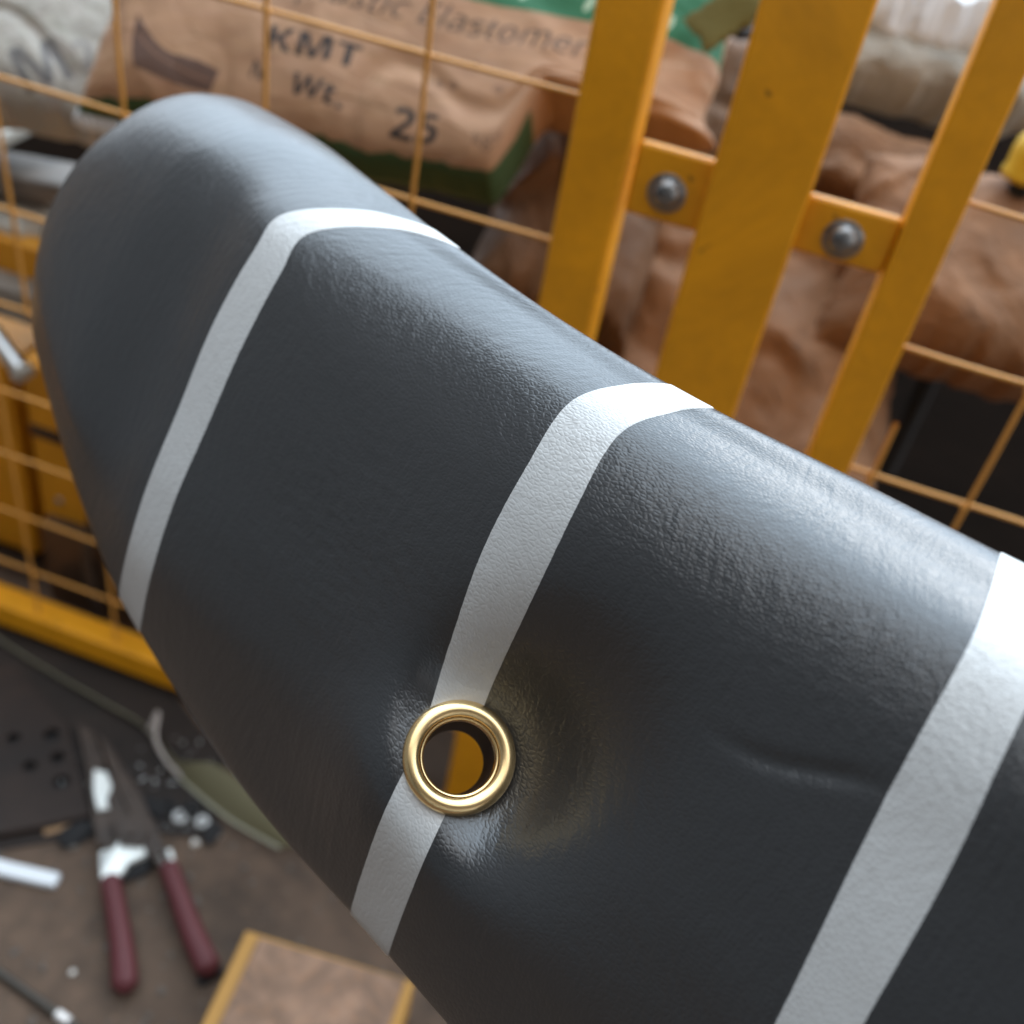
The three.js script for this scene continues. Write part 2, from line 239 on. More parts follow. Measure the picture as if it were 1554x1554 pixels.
{
  const cv = document.createElement('canvas'); cv.width = cv.height = 512; const c = cv.getContext('2d'); c.fillStyle = '#a39a8e'; c.fillRect(0, 0, 512, 512);
  for (let i = 0; i < 900; i++) { c.fillStyle = `rgba(${rnd() > 0.5 ? '190,182,170' : '120,112,102'},${0.03 + 0.05 * rnd()})`; c.beginPath(); c.ellipse(rnd() * 512, rnd() * 512, 5 + rnd() * 50, 3 + rnd() * 20, rnd() * 3, 0, 7); c.fill(); }
  const sc = 1.0 / FOCAL, f = frame(80, 78, 1.0, 10, 0.1, 0.2), A = printAt(f, 300 * sc, 270 * sc, 512, 512, 0.043), a = A(36, 142);
  c.save(); c.translate(...a); c.rotate(-0.62); c.font = 'bold 165px sans-serif'; c.fillStyle = 'rgba(100,95,92,.95)'; c.fillText('M', 0, 0); c.fillStyle = 'rgba(125,118,114,.7)'; c.font = 'bold 110px sans-serif'; c.fillText('2', 165, -10); c.restore();
  const map = new THREE.CanvasTexture(cv); map.colorSpace = THREE.SRGBColorSpace; map.needsUpdate = true;
  sack('woven_sack', 'pale grey sack with a large faded letter M, top left', 'sack', [80, 78, 1.0], [300, 270], 0.09, 10, 0.1, 0.2, std({ map, roughness: 0.65, bumpMap: crinkle, bumpScale: 0.006 }), 1.8, { wr: 0.7 });
}
sack('plastic_wrap', 'crumpled yellow-green plastic wrap at the printed sack corner', 'plastic wrap', [1112, 18, 0.79], [140, 70], 0.006, -32, 0, 0.2, std({ color: lin(0.085, 0.065, 0.01), roughness: 0.95 }), 3.9, { wr: 0.35, nu: 40, nv: 40 });

{ // rounded yellow cap at the right edge
  const t = thing('yellow_cap', 'small rounded yellow cap behind the mesh at the right edge', 'cap', at(1571, 238, 0.86)), prof = [[0.001, 0.02], [0.008, 0.0195], [0.014, 0.016], [0.0175, 0.01], [0.0185, 0.002], [0.018, -0.012], [0.0195, -0.013], [0.0195, -0.018], [0.012, -0.019]].map(([x, y]) => new THREE.Vector2(x, y)).reverse();
  part('cap', new THREE.LatheGeometry(prof, 32), std({ color: lin(0.6, 0.36, 0.02), roughness: 0.5 }), t); part('stem', new THREE.CylinderGeometry(0.009, 0.009, 0.3, 20).translate(0, -0.168, 0), M.dark, t);
}
{ // the dark crate that the sacks are piled on
  const t = thing('storage_crate', 'dark slatted crate under the piled brown sacks behind the guard', 'crate', cw(0.475, 0, -0.46), TURN), wd = std({ map: floorTex, color: lin(0.03, 0.023, 0.018), roughness: 0.95 });
  for (const y of [0.03, 0.13, 0.23]) bar('slat', -0.2, 0.2, y, y + 0.075, 0.2, 0.218, wd, t, 0.002);
  for (const x of [-0.19, 0.14]) bar('upright', x, x + 0.05, 0, 0.31, 0.16, 0.198, wd, t, 0.002);
  bar('lid', -0.2, 0.2, 0.312, 0.33, -0.24, 0.218, wd, t, 0.002); bar('back_panel', -0.2, 0.2, 0, 0.31, -0.24, -0.22, wd, t, 0.002);
}
// ---------------------------------------------------------------- things behind the left mesh
{
  const mk = (name, label, cat, a, b, hgt, dep, mat, z) => { const A = onCage(...a, z), B = onCage(...b, z), len = A.distanceTo(B), t = thing(name, label, cat, cw((A.x + B.x) / 2, (A.y + B.y) / 2, z), TURN); const m = part('bar', box(len, hgt, dep, Math.min(hgt, dep) * 0.3), mat, t); m.rotation.z = Math.atan2(B.y - A.y, B.x - A.x); return t; };
  const grey = std({ color: lin(0.36, 0.31, 0.29), roughness: 0.5, map: paleTex });
  mk('metal_bar', 'pinkish grey bar in the pile, between two dark gaps', 'metal bar', [-140, 235], [130, 285], 0.024, 0.06, grey, -0.2);
  mk('metal_bar', 'whitish bar end at the left edge, under the pale sack', 'metal bar', [-140, 175], [30, 205], 0.012, 0.08, M.pale, -0.2);
  mk('metal_bar', 'pale cream bar with a bright tip, lowest in the pile', 'metal bar', [-140, 305], [62, 345], 0.028, 0.06, M.pale, -0.17);
  const rodA = onCage(-60, 440, -0.1), rodB = onCage(34, 566, -0.07), ra = cw(rodA.x, rodA.y, rodA.z), rb = cw(rodB.x, rodB.y, rodB.z), len = ra.distanceTo(rb);
  const rod = thing('chrome_rod', 'chrome round rod pointing down behind the mesh at left', 'rod', ra.clone().lerp(rb, 0.5));
  rod.quaternion.setFromUnitVectors(V(0, 1, 0), rb.clone().sub(ra).normalize());
  part('shaft', new THREE.CylinderGeometry(0.0095, 0.0095, len, 24), M.steel, rod); part('end_cap', new THREE.CylinderGeometry(0.0115, 0.0115, 0.008, 24).translate(0, len / 2, 0), M.pale, rod);
  // yellow machine housing with a dark slot
  const z = -0.1, T = thing('machine_housing', 'scuffed yellow machine housing with a dark vertical slot behind the mesh', 'machine', cw(0, 0, 0), TURN);
  const sl = onCage(18, 620, z).x, sr = onCage(52, 620, z).x;
  bar('housing_panel', -0.5, sl, 0.03, onCage(20, 560, z).y, -0.3, z, M.yellowWorn, T, 0.004);
  bar('housing_panel', sr, 0.24, 0.03, onCage(60, 545, z).y, -0.3, z + 0.012, M.yellowWorn, T, 0.004);
  bar('slot_back', sl - 0.002, sr + 0.002, 0.03, 0.43, -0.29, z - 0.07, M.dark, T, 0.002);
  const pc = (x, y, zz) => onCage(x, y, zz), darkBrown = std({ map: floorTex, color: lin(0.75, 0.42, 0.16), roughness: 0.7 });
  { const a = pc(60, 655, z + 0.02), b = pc(60, 672, z + 0.02); bar('groove', sr + 0.001, 0.24, b.y, a.y, z + 0.004, z + 0.0135, darkBrown, T, 0.001); }
  { const a = pc(110, 800, z + 0.02), b = pc(110, 925, z + 0.02); bar('shade_skirt', pc(98, 860, z).x, 0.24, b.y, a.y, z + 0.005, z + 0.03, darkBrown, T, 0.003); }  // brown strips stand in for the shadowed foot of the housing
  { const a = pc(30, 850, z), b = pc(30, 925, z); bar('shade_skirt', -0.5, sl, b.y, a.y, z - 0.02, z + 0.014, darkBrown, T, 0.003); }
  for (const [x, y] of [[112, 590], [140, 720], [90, 760]]) { const p = pc(x, y, z + 0.012), m = part('screw', new THREE.SphereGeometry(0.0048, 14, 8).scale(1, 1, 0.55), M.bolt, T); m.position.set(p.x, p.y, z + 0.0125); }
  { const pts = [[128, 700], [140, 780], [132, 850], [150, 935]].map(([x, y]) => { const p = pc(x, y, z + 0.04); return V(p.x, p.y, z + 0.04); }); part('hose', new THREE.TubeGeometry(new THREE.CatmullRomCurve3(pts), 40, 0.0055, 10), M.steelDark, T); }
  bar('ledge', -0.5, 0.12, onCage(20, 438, z - 0.03).y, onCage(20, 368, z - 0.03).y, z - 0.055, z - 0.03, M.yellowWorn, T, 0.005);
  bar('clamp_plate', -0.5, 0.12, onCage(20, 490, z).y, onCage(20, 442, z).y, z - 0.03, z - 0.002, std({ map: paleTex, color: lin(0.5, 0.46, 0.44), roughness: 0.5 }), T, 0.003);
  sack('plastic_scrap', 'small bright white plastic scrap beside the seat nose', 'plastic scrap', [155, 178, 0.93], [70, 44], 0.02, 12, 0, 0.6, M.white, 2.2, { wr: 0.4, nu: 30, nv: 24 });
}

// ---------------------------------------------------------------- the floor's clutter
const flat = (pts, h, mat, name, parent, holes = [], bevel = 0.001) => {      // an outline (floor metres x,z) raised by h
  const s = new THREE.Shape(pts.map((p) => new THREE.Vector2(p.x, -p.z))); for (const [c, r] of holes) { const q = new THREE.Path(); q.absarc(c.x, -c.z, r, 0, Math.PI * 2, true); s.holes.push(q); }
  const g = new THREE.ExtrudeGeometry(s, { depth: h - 2 * bevel, bevelEnabled: true, bevelSize: bevel, bevelThickness: bevel, bevelSegments: 2, curveSegments: 18 }); g.rotateX(-Math.PI / 2); g.translate(0, bevel, 0); return part(name, g, mat, parent);
};
{ // oily sheet under the jaws
  const t = solo('steel_sheet', new THREE.BufferGeometry(), M.dark, 'dark oily sheet on the floor between the guard rail and the pliers', 'steel sheet');
  const g = flat([[-200, 880], [120, 985], [262, 1052], [340, 1150], [345, 1225], [300, 1268], [235, 1262], [205, 1272], [150, 1262], [120, 1268], [-200, 1320]].map(([x, y]) => atY(x, y, 0.003)), 0.003, M.dark, 'sheet', t).geometry;
  t.clear(); t.geometry = g; t.material = std({ map: floorTex, color: lin(0.16, 0.125, 0.1), roughness: 0.8 });
}
{ // perforated plate
  const y = 0.014, t = thing('perforated_plate', 'dark steel plate with round holes lying left of the pliers', 'steel plate');
  const P = (x, yy) => atY(x, yy, y);
  const hs = [[78, 1115, 0.0085], [87, 1150, 0.0075], [45, 1163, 0.0068], [93, 1187, 0.008], [20, 1120, 0.007], [-30, 1170, 0.007]].map(([x, yy, r]) => [P(x, yy), r]);
  flat([P(-160, 1040), P(20, 1010), P(100, 1098), P(133, 1236), P(60, 1252), P(-160, 1290)], y, std({ map: floorTex, color: lin(0.2, 0.14, 0.11), roughness: 0.8, bumpMap: paintBump, bumpScale: 0.001 }), 'plate', t, hs);
  flat([P(-160, 1075), P(20, 1020), P(96, 1105), P(126, 1228), P(-160, 1270)], 0.0045, M.dark, 'underside', t);
}
{ // strip edge and olive sheet
  const t = thing('plastic_strip', 'olive translucent strip with a curled end, against the seat edge', 'strip');
  const mat = new THREE.MeshPhysicalMaterial({ color: lin(0.17, 0.15, 0.085), roughness: 0.35, side: THREE.DoubleSide });
  const lo = [[-60, 925, 0], [20, 985, 0], [90, 1028, 0], [160, 1068, 0], [225, 1108, 0], [262, 1168, 0.002], [300, 1205, 0.003], [350, 1245, 0.003], [425, 1288, 0.004]], hi = [[-60, 925, 0.011], [20, 985, 0.011], [90, 1028, 0.011], [160, 1068, 0.012], [228, 1108, 0.014], [272, 1155, 0.02], [322, 1160, 0.034], [385, 1205, 0.032], [455, 1288, 0.012]];
  const A = new THREE.CatmullRomCurve3(lo.map(([x, y, h]) => atY(x, y, h + 0.001))), B = new THREE.CatmullRomCurve3(hi.map(([x, y, h]) => atY(x, y, h + 0.003)));
  const pos = [], idx = [], n = 80, m = 6, th = 0.0012;
  for (const s of [0, 1]) for (let i = 0; i <= n; i++) for (let j = 0; j <= m; j++) { const p = A.getPoint(i / n).lerp(B.getPoint(i / n), j / m); p.y += 0.004 * Math.sin(j / m * Math.PI) * smooth(0.5, 0.8, i / n) + s * th; p.x += s * th * 0.5; pos.push(p.x, p.y, p.z); }
  const N = (n + 1) * (m + 1); for (let s = 0; s < 2; s++) for (let i = 0; i < n; i++) for (let j = 0; j < m; j++) { const a = s * N + i * (m + 1) + j, b = a + m + 1; idx.push(a, b, a + 1, b, b + 1, a + 1); }
  const g = new THREE.BufferGeometry(); g.setAttribute('position', new THREE.Float32BufferAttribute(pos, 3)); g.setIndex(idx); g.computeVertexNormals(); part('strip', g, mat, t);
  part('lit_edge', new THREE.TubeGeometry(new THREE.CatmullRomCurve3(lo.map(([x, y, h]) => atY(x, y, h + 0.004))), 120, 0.0019, 7), std({ color: lin(0.3, 0.28, 0.2), roughness: 0.35 }), t);  // lighter tube stands in for the lit edge of the strip
  const curl = new THREE.CatmullRomCurve3([atY(226, 1110, 0.014), atY(232, 1095, 0.024), atY(240, 1080, 0.034), atY(236, 1120, 0.022), atY(250, 1150, 0.014), atY(275, 1180, 0.01)]); part('curled_edge', new THREE.TubeGeometry(curl, 40, 0.0022, 7), std({ color: lin(0.4, 0.34, 0.3), roughness: 0.4 }), t);
}
{ // pliers
  const t = thing('pliers', 'worn steel pliers with two maroon handles on the floor', 'pliers');
  const worn = std({ map: tex(256, 256, (u, v) => { const a = pn(u, v, 9, 3, 5), sc = smooth(0.12, 0.3, pn2(u, v, 40, 6, 8, 3)), k = 0.93 + 0.2 * a - 0.3 * sc; return [k, k, k * 0.98]; }, true), color: lin(0.9, 0.9, 0.88), roughness: 0.42, metalness: 0.25 });
  const P = (h) => (a) => a.map(([x, y]) => atY(x, y, h));
  const lift = (m, y) => { m.position.y = y; return m; };
  lift(flat(P(0.014)([[118, 1098], [138, 1108], [156, 1150], [160, 1200], [166, 1250], [172, 1275], [150, 1280], [142, 1240], [134, 1170]]), 0.009, M.steelDark, 'jaw', t), 0.004);
  lift(flat(P(0.018)([[148, 1112], [165, 1130], [186, 1165], [212, 1205], [235, 1255], [258, 1300], [246, 1318], [222, 1285], [196, 1228], [172, 1178]]), 0.009, M.steelDark, 'jaw', t), 0.008);
  lift(flat(P(0.017)([[143, 1168], [160, 1172], [168, 1192], [160, 1212], [163, 1224], [149, 1226], [143, 1200]]), 0.004, worn, 'ground_face', t), 0.0125);
  lift(flat(P(0.019)([[152, 1292], [172, 1286], [188, 1266], [210, 1272], [220, 1293], [196, 1304], [182, 1322], [172, 1337], [155, 1338]]), 0.008, worn, 'shoulder', t), 0.009);
  lift(flat(P(0.018)([[238, 1292], [258, 1288], [268, 1318], [252, 1326]]), 0.007, worn, 'shoulder', t), 0.01);
  lift(flat(P(0.019)([[172, 1250], [205, 1240], [222, 1262], [214, 1284], [184, 1282]]), 0.006, M.steelDark, 'pivot_plate', t), 0.0175);
  const handle = (pts, name) => { const c = new THREE.CatmullRomCurve3(pts.map(([x, y, h]) => atY(x, y, h))), n = 40, k = 16, g = new THREE.TubeGeometry(c, n, 1, k), p = g.attributes.position; for (let i = 0; i <= n; i++) { const o = c.getPointAt(i / n), u = i / n, r = (0.0095 + 0.0022 * smooth(0.2, 1, u)) * Math.sqrt(clamp((1 - u) / 0.07, 0.02, 1)) * Math.sqrt(clamp((u + 0.01) / 0.05, 0.05, 1)); for (let j = 0; j <= k; j++) { const q = i * (k + 1) + j, v = V(p.getX(q), p.getY(q), p.getZ(q)).sub(o).multiplyScalar(r); v.y *= 0.85; v.add(o); p.setXYZ(q, v.x, v.y, v.z); } } g.computeVertexNormals(); return part(name, g, M.maroon, t); };
  handle([[166, 1328, 0.014], [176, 1380, 0.013], [184, 1430, 0.0125], [189, 1480, 0.012], [190, 1508, 0.012]], 'handle');
  handle([[254, 1308, 0.014], [272, 1360, 0.0135], [292, 1415, 0.013], [313, 1462, 0.0125], [322, 1480, 0.012]], 'handle');
  lift(flat(P(0.016)([[152, 1180], [186, 1176], [214, 1212], [238, 1256], [252, 1296], [214, 1288], [160, 1284]]), 0.006, M.steelDark, 'joint', t), 0.006);
  const pin = part('pivot_pin', new THREE.CylinderGeometry(0.0045, 0.005, 0.004, 20), M.steelDark, t); pin.position.copy(atY(199, 1262, 0.0245));
}
{ // white stick, rod, scraps
  const stick = (name, label, cat, a, b, w, h, mat) => { const A = atY(...a, h / 2), B = atY(...b, h / 2), t = solo(name, box(A.distanceTo(B), h, w, h * 0.25), mat, label, cat); t.position.copy(A).lerp(B, 0.5); t.rotation.y = -Math.atan2(B.z - A.z, B.x - A.x); return t; };
  stick('white_stick', 'white plastic stick lying at the left edge near the pliers', 'stick', [-60, 1304], [88, 1338], 0.0145, 0.008, std({ color: lin(0.7, 0.71, 0.72), roughness: 0.5, bumpMap: paintBump, bumpScale: 0.002 }));
  const A = atY(-40, 1448, 0.004), B = atY(120, 1562, 0.004), len = A.distanceTo(B), r = thing('thin_rod', 'thin dark rod with a painted highlight near its tip in the bottom left corner', 'rod', A.clone().lerp(B, 0.5)); r.quaternion.setFromUnitVectors(V(0, 1, 0), B.clone().sub(A).normalize());
  part('shaft', new THREE.CylinderGeometry(0.004, 0.004, len, 14), std({ color: lin(0.06, 0.05, 0.04), roughness: 0.5, metalness: 0.5 }), r); part('tip', new THREE.CylinderGeometry(0.0044, 0.0044, 0.014, 14).translate(0, len / 2 - 0.018, 0), std({ color: lin(0.75, 0.7, 0.66), roughness: 0.4, metalness: 0.3 }), r);  // pale collar stands in for the highlight at the rod end
  stick('wood_chip', 'small tan wood chip below the perforated plate', 'wood chip', [66, 1262], [108, 1250], 0.01, 0.006, std({ color: lin(0.42, 0.25, 0.13), roughness: 0.8 }));
  const nutG = (r) => { const s = new THREE.Shape(); for (let i = 0; i < 6; i++) s[i ? 'lineTo' : 'moveTo'](r * Math.cos(i * Math.PI / 3), r * Math.sin(i * Math.PI / 3)); const q = new THREE.Path(); q.absarc(0, 0, r * 0.5, 0, 7, true); s.holes.push(q); return new THREE.ExtrudeGeometry(s, { depth: r * 0.7, bevelEnabled: true, bevelSize: r * 0.08, bevelThickness: r * 0.08, bevelSegments: 1 }).rotateX(-Math.PI / 2); };
  const nut = (x, y, r, label, mat) => { const m = solo('hex_nut', nutG(r), mat, label, 'nut'); m.position.copy(atY(x, y, 0.001)); m.rotation.y = x; return m; };
  nut(274, 1243, 0.0075, 'bright hex nut under the olive strip, nearest the pliers', M.nut); nut(307, 1250, 0.007, 'dull hex nut under the olive strip, nearest the seat', M.nut); nut(254, 1228, 0.009, 'black hex nut beside the pliers arm, under the strip', M.dark); nut(290, 1232, 0.009, 'black hex nut between the two bright nuts', M.dark);
  const crumb = (name, x, y, s, label, cat, mat) => { const g = new THREE.IcosahedronGeometry(s, 2), p = g.attributes.position; for (let i = 0; i < p.count; i++) { const v = V(p.getX(i), p.getY(i), p.getZ(i)), k = 1 + 0.5 * noise.noise(v.x / s + x, v.y / s, v.z / s); p.setXYZ(i, v.x * k, v.y * k * 0.6, v.z * k); } g.computeVertexNormals(); const m = solo(name, g, mat, label, cat); m.position.copy(atY(x, y, s * 0.4)); return m; };
  const cr = std({ color: lin(0.62, 0.58, 0.52), roughness: 0.8 }), dk = std({ color: lin(0.05, 0.045, 0.04), roughness: 0.8 });
  crumb('crumb', 296, 1279, 0.004, 'pale crumb on the floor right of the pliers shoulder', 'crumb', cr); crumb('crumb', 110, 1475, 0.0028, 'tiny pale crumb on the floor left of the pliers handle', 'crumb', cr);
  crumb('dirt_clump', 110, 1282, 0.005, 'greyish clump of dirt below the wood chip', 'dirt', std({ color: lin(0.2, 0.18, 0.16), roughness: 0.9 }));
  const lump = (x, y, s, label) => { const m = crumb('shadow_lump', x, y, s, label, 'shadow lump', M.dark); m.scale.set(1.5, 0.7, 1); m.rotation.y = x; };  // black lumps stand in for the shadows round the pliers
  lump(232, 1225, 0.011, 'black lump standing in for shadow at the right pliers jaw'); lump(322, 1262, 0.009, 'black shadow lump below the olive strip'); lump(205, 1318, 0.011, 'black lump standing in for shadow between the two pliers handles'); lump(318, 1478, 0.008, 'black shadow lump at the right handle end, beside the block'); lump(120, 1262, 0.012, 'black shadow lump below the perforated plate corner');
  const geos = []; for (let i = 0; i < 420; i++) { const p = atY(-40 + rnd() * 640, 1090 + rnd() * 470, 0), s = 0.0006 + 0.0024 * rnd() ** 3, g = new THREE.IcosahedronGeometry(s, 0); g.scale(1 + rnd(), 0.6, 1 + rnd()); g.rotateY(rnd() * 6); g.translate(p.x, s * 0.3, p.z); geos.push(g); }
  solo('grit', mergeGeometries(geos), std({ color: lin(0.1, 0.08, 0.065), roughness: 0.9 }), 'scattered grit and small scraps on the floor', 'grit', null, 'stuff');
}
{ // bright metal filings and dark crumbs round the jaws
  const A = [], B = [];
  for (let i = 0; i < 300; i++) { const x = 60 + 300 * rnd(), y = 1110 + 200 * rnd() * rnd() + 60 * rnd(), s = 0.001 + 0.003 * rnd() ** 3, p = atY(x, y, 0.0045), g = new THREE.BoxGeometry(s * (1 + 2 * rnd()), 0.0006, s * 0.6); g.rotateZ(rnd() * 0.8 - 0.4); g.rotateY(rnd() * 6.3); g.translate(p.x, 0.004 + s * 0.3, p.z); (i % 5 ? B : A).push(g); }
  solo('metal_filings', mergeGeometries(A), M.nut, 'bright metal filings scattered round the pliers jaws', 'filings', null, 'stuff'); solo('dark_crumbs', mergeGeometries(B), M.dark, 'dark crumbs scattered round the pliers jaws', 'crumbs', null, 'stuff');
}
{ // worn block with yellow painted edges
  const y = 0.07, c = [[376, 1413], [624, 1489], [572, 1640], [268, 1640]].map((p) => atY(...p, y)), t = thing('wooden_block', 'scuffed brown block with yellow edges at the bottom, partly under the seat', 'block', V((c[0].x + c[1].x + c[2].x + c[3].x) / 4, 0, (c[0].z + c[1].z + c[2].z + c[3].z) / 4));
  const loc = c.map((p) => V(p.x - t.position.x, 0, p.z - t.position.z));
  const face = tex(512, 512, (u, v) => { const a = pn(u, v, 5, 8, 5), b = pn(u, v, 14, 3, 5), gsh = smooth(0.05, 0.3, b), k = 0.56 + 0.26 * a + 0.08 * pn(u, v, 60, 2, 2); return [lerp(k, 0.66, gsh * 0.35), lerp(k * 0.83, 0.5, gsh * 0.35), lerp(k * 0.71, 0.36, gsh * 0.25)]; }, true);
  const cc = loc.reduce((a, p) => a.add(p), V(0, 0, 0)).multiplyScalar(0.25), bil = (u, v) => loc[0].clone().lerp(loc[1], u).lerp(loc[3].clone().lerp(loc[2], u), v), top = [bil(0.09, 0.035), bil(0.95, 0.03), bil(0.95, 0.97), bil(0.09, 0.97)];
  flat(loc, y - 0.004, std({ color: lin(0.4, 0.2, 0.04), roughness: 0.7, bumpMap: paintBump, bumpScale: 0.002 }), 'body', t, [], 0.003);
  const m = flat(top, 0.006, std({ map: face, color: lin(0.8, 0.7, 0.62), roughness: 0.85 }), 'top_face', t, [], 0.002); m.position.y = y - 0.0045;
  const uv = m.geometry.attributes.uv; for (let i = 0; i < uv.count; i++) uv.setXY(i, uv.getX(i) * 9, uv.getY(i) * 9);
}

// ---------------------------------------------------------------- the seat
const SEAT = (() => {
  const off = [0.056, 0.021, 0.0045, 0.0025, 0.007, 0.013, 0.021, 0.036, 0.07];
  const S = [ // nose to rear: depth of the ridge, scale of the section's depth, nine points from the far edge over the ridge to the lower edge
    { d: 0.56, k: 0.3, p: [[346, 148], [284, 142], [220, 162], [156, 209], [106, 266], [75, 326], [57, 384], [51, 430], [48, 470]] },
    { d: 0.512, k: 0.62, p: [[470, 206], [397, 187], [306, 208], [235, 278], [172, 384], [126, 490], [99, 580], [90, 605], [76, 612]] },
    { d: 0.485, k: 0.85, p: [[585, 292], [500, 264], [385, 268], [325, 345], [262, 470], [212, 590], [172, 690], [148, 745], [126, 768]] },
    { d: 0.455, k: 0.95, p: [[678, 364], [575, 333], [448, 338], [402, 396], [340, 510], [290, 630], [240, 750], [207, 860], [196, 928]] },
    { d: 0.401, k: 1, p: [[850, 486], [780, 467], [672, 487], [605, 590], [545, 710], [500, 830], [455, 940], [405, 1060], [362, 1186]] },
    { d: 0.348, k: 1, p: [[1050, 603], [985, 604], [900, 635], [833, 742], [770, 870], [722, 1000], [675, 1140], [605, 1285], [562, 1416]] },
    { d: 0.304, k: 1, p: [[1300, 728], [1270, 765], [1205, 825], [1140, 935], [1068, 1080], [1000, 1235], [930, 1390], [850, 1540], [765, 1650]] },
    { d: 0.265, k: 1, p: [[1560, 860], [1545, 930], [1520, 1010], [1455, 1140], [1375, 1300], [1280, 1480], [1190, 1650], [1100, 1800], [1000, 1920]] },
    { d: 0.234, k: 1, p: [[1850, 1000], [1850, 1090], [1850, 1200], [1780, 1350], [1690, 1530], [1580, 1730], [1480, 1920], [1370, 2100], [1250, 2230]] },
    { d: 0.215, k: 0.95, p: [[2110, 1130], [2120, 1240], [2130, 1370], [2060, 1530], [1960, 1720], [1850, 1930], [1740, 2130], [1620, 2320], [1500, 2450]] },
  ];
  const mixp = (a, b, t) => [lerp(a[0], b[0], t), lerp(a[1], b[1], t)];
  const rings = S.map(({ d, k, p }) => {
    const r = p.map(([x, y], i) => at(x, y, d + off[i] * k));
    r[2] = r[2].clone(); r.a = p; return r; });
  const UP_EL = [44, 54, 66, 74, 70, 57, 49, 45, 43, 43], UP_AZ = [-14, -10, -7, -4, 0, 5, 12, 20, 26, 30];
  rings.forEach((r, i) => {                 // the broad top leans so that it faces the bright sky over the guard
    const a = rings[Math.min(9, i + 1)][2].clone().sub(rings[Math.max(0, i - 1)][2]).normalize(), e = UP_EL[i] * Math.PI / 180, z = UP_AZ[i] * Math.PI / 180;
    const t = V(Math.cos(e) * Math.sin(z), Math.sin(e), -Math.cos(e) * Math.cos(z)), d = r[2].clone().sub(EYE).normalize(), n = t.sub(d).normalize(); n.addScaledVector(a, -n.dot(a)).normalize();
    const fit = (xy, lift) => { const w = ray(...xy); return w.multiplyScalar(r[2].clone().addScaledVector(n, lift).sub(EYE).dot(n) / w.dot(n)).add(EYE); };
    if (i > 1) { r[0].copy(fit(r.a[0], -0.0006)); r[1].copy(fit(r.a[1], 0.003)); }
    const fwd = V(0, 0, -1).applyQuaternion(camera.quaternion); r.du = r[0].clone().sub(EYE).dot(fwd) - S[i].d;
  });
  rings.forEach((r, i) => { const { d, k, p } = S[i];
    const q = [[mixp(p[8], p[6], 0.7), 0.086], [p[5], 0.074], [p[3], 0.082], [mixp(p[0], p[2], 0.5), 0.088]];
    q[3][1] = Math.max(0.07, r.du / k + 0.028);
    for (const [xy, o] of q) r.push(at(...xy, d + o * k));
  });
  const cap = (r, far, steps) => { const c = r.reduce((a, p) => a.add(p), V(0, 0, 0)).multiplyScalar(1 / r.length); return steps.map(([s, e]) => r.map((p) => p.clone().sub(c).multiplyScalar(s).add(c).addScaledVector(far, e))); };
  const axis0 = rings[0].reduce((a, p) => a.add(p), V(0, 0, 0)).sub(rings[1].reduce((a, p) => a.add(p), V(0, 0, 0))).normalize();
  const axis1 = rings[9][5].clone().sub(rings[8][5]).normalize();
  const back = V(0, 0, -1).applyQuaternion(camera.quaternion);
  const all = [...cap(rings[0], back.clone().multiplyScalar(0.8).addScaledVector(axis0, 0.2).normalize(), [[0.02, 0.034], [0.7, 0.024]]), ...rings, ...cap(rings[9], axis1, [[0.85, 0.02], [0.02, 0.03]])];
  const NU = all.length - 1, NV = 13;
  const cr = (a, b, c, d, t) => { const t2 = t * t, t3 = t2 * t; return 0.5 * (2 * b + (c - a) * t + (2 * a - 5 * b + 4 * c - d) * t2 + (3 * b - a - 3 * c + d) * t3); };
  const crv = (a, b, c, d, t) => V(cr(a.x, b.x, c.x, d.x, t), cr(a.y, b.y, c.y, d.y, t), cr(a.z, b.z, c.z, d.z, t));
  const raw = (u, v) => {          // u 0..NU along, v 0..13 round
    const i = clamp(Math.floor(u), 0, NU - 1), t = u - i, R = (k) => all[clamp(k, 0, NU)], j = Math.floor(v), s = v - j, w = (k) => ((k % NV) + NV) % NV;
    const c = (k) => { const r = R(k); return crv(r[w(j - 1)], r[w(j)], r[w(j + 1)], r[w(j + 2)], s); };
    return crv(c(i - 1), c(i), c(i + 1), c(i + 2), t);
  };
  const U2 = 7, V2 = 6.02;          // where the eyelet sits (section of the middle stripe)
  const cen = at(697, 1149, 0.348 + 0.022 + 0.0095), q = camera.quaternion;
  const ax = EYE.clone().sub(cen).normalize().addScaledVector(V(1.0, 0.7, 0).applyQuaternion(q), 0.09).normalize();
  const P = (u, v) => {
    const p = raw(u, v), r = p.clone().sub(cen), al = r.dot(ax), rad = Math.sqrt(Math.max(0, r.lengthSq() - al * al)), front = v < 8.3;
    if (rad < 0.14 && v > 2 && v < 12.5) {
      const gate = front ? smooth(2.1, 4.2, v) : 1;
      const w = Math.exp(-((Math.max(0, rad - 0.016) / (front ? 0.0235 : 0.02)) ** 2));
      p.addScaledVector(ax, gate * (((front ? -0.0022 : -0.031) - al) * w - (front ? 0.003 * Math.exp(-((rad / 0.055) ** 2)) * (1 - w) : 0)));
    }
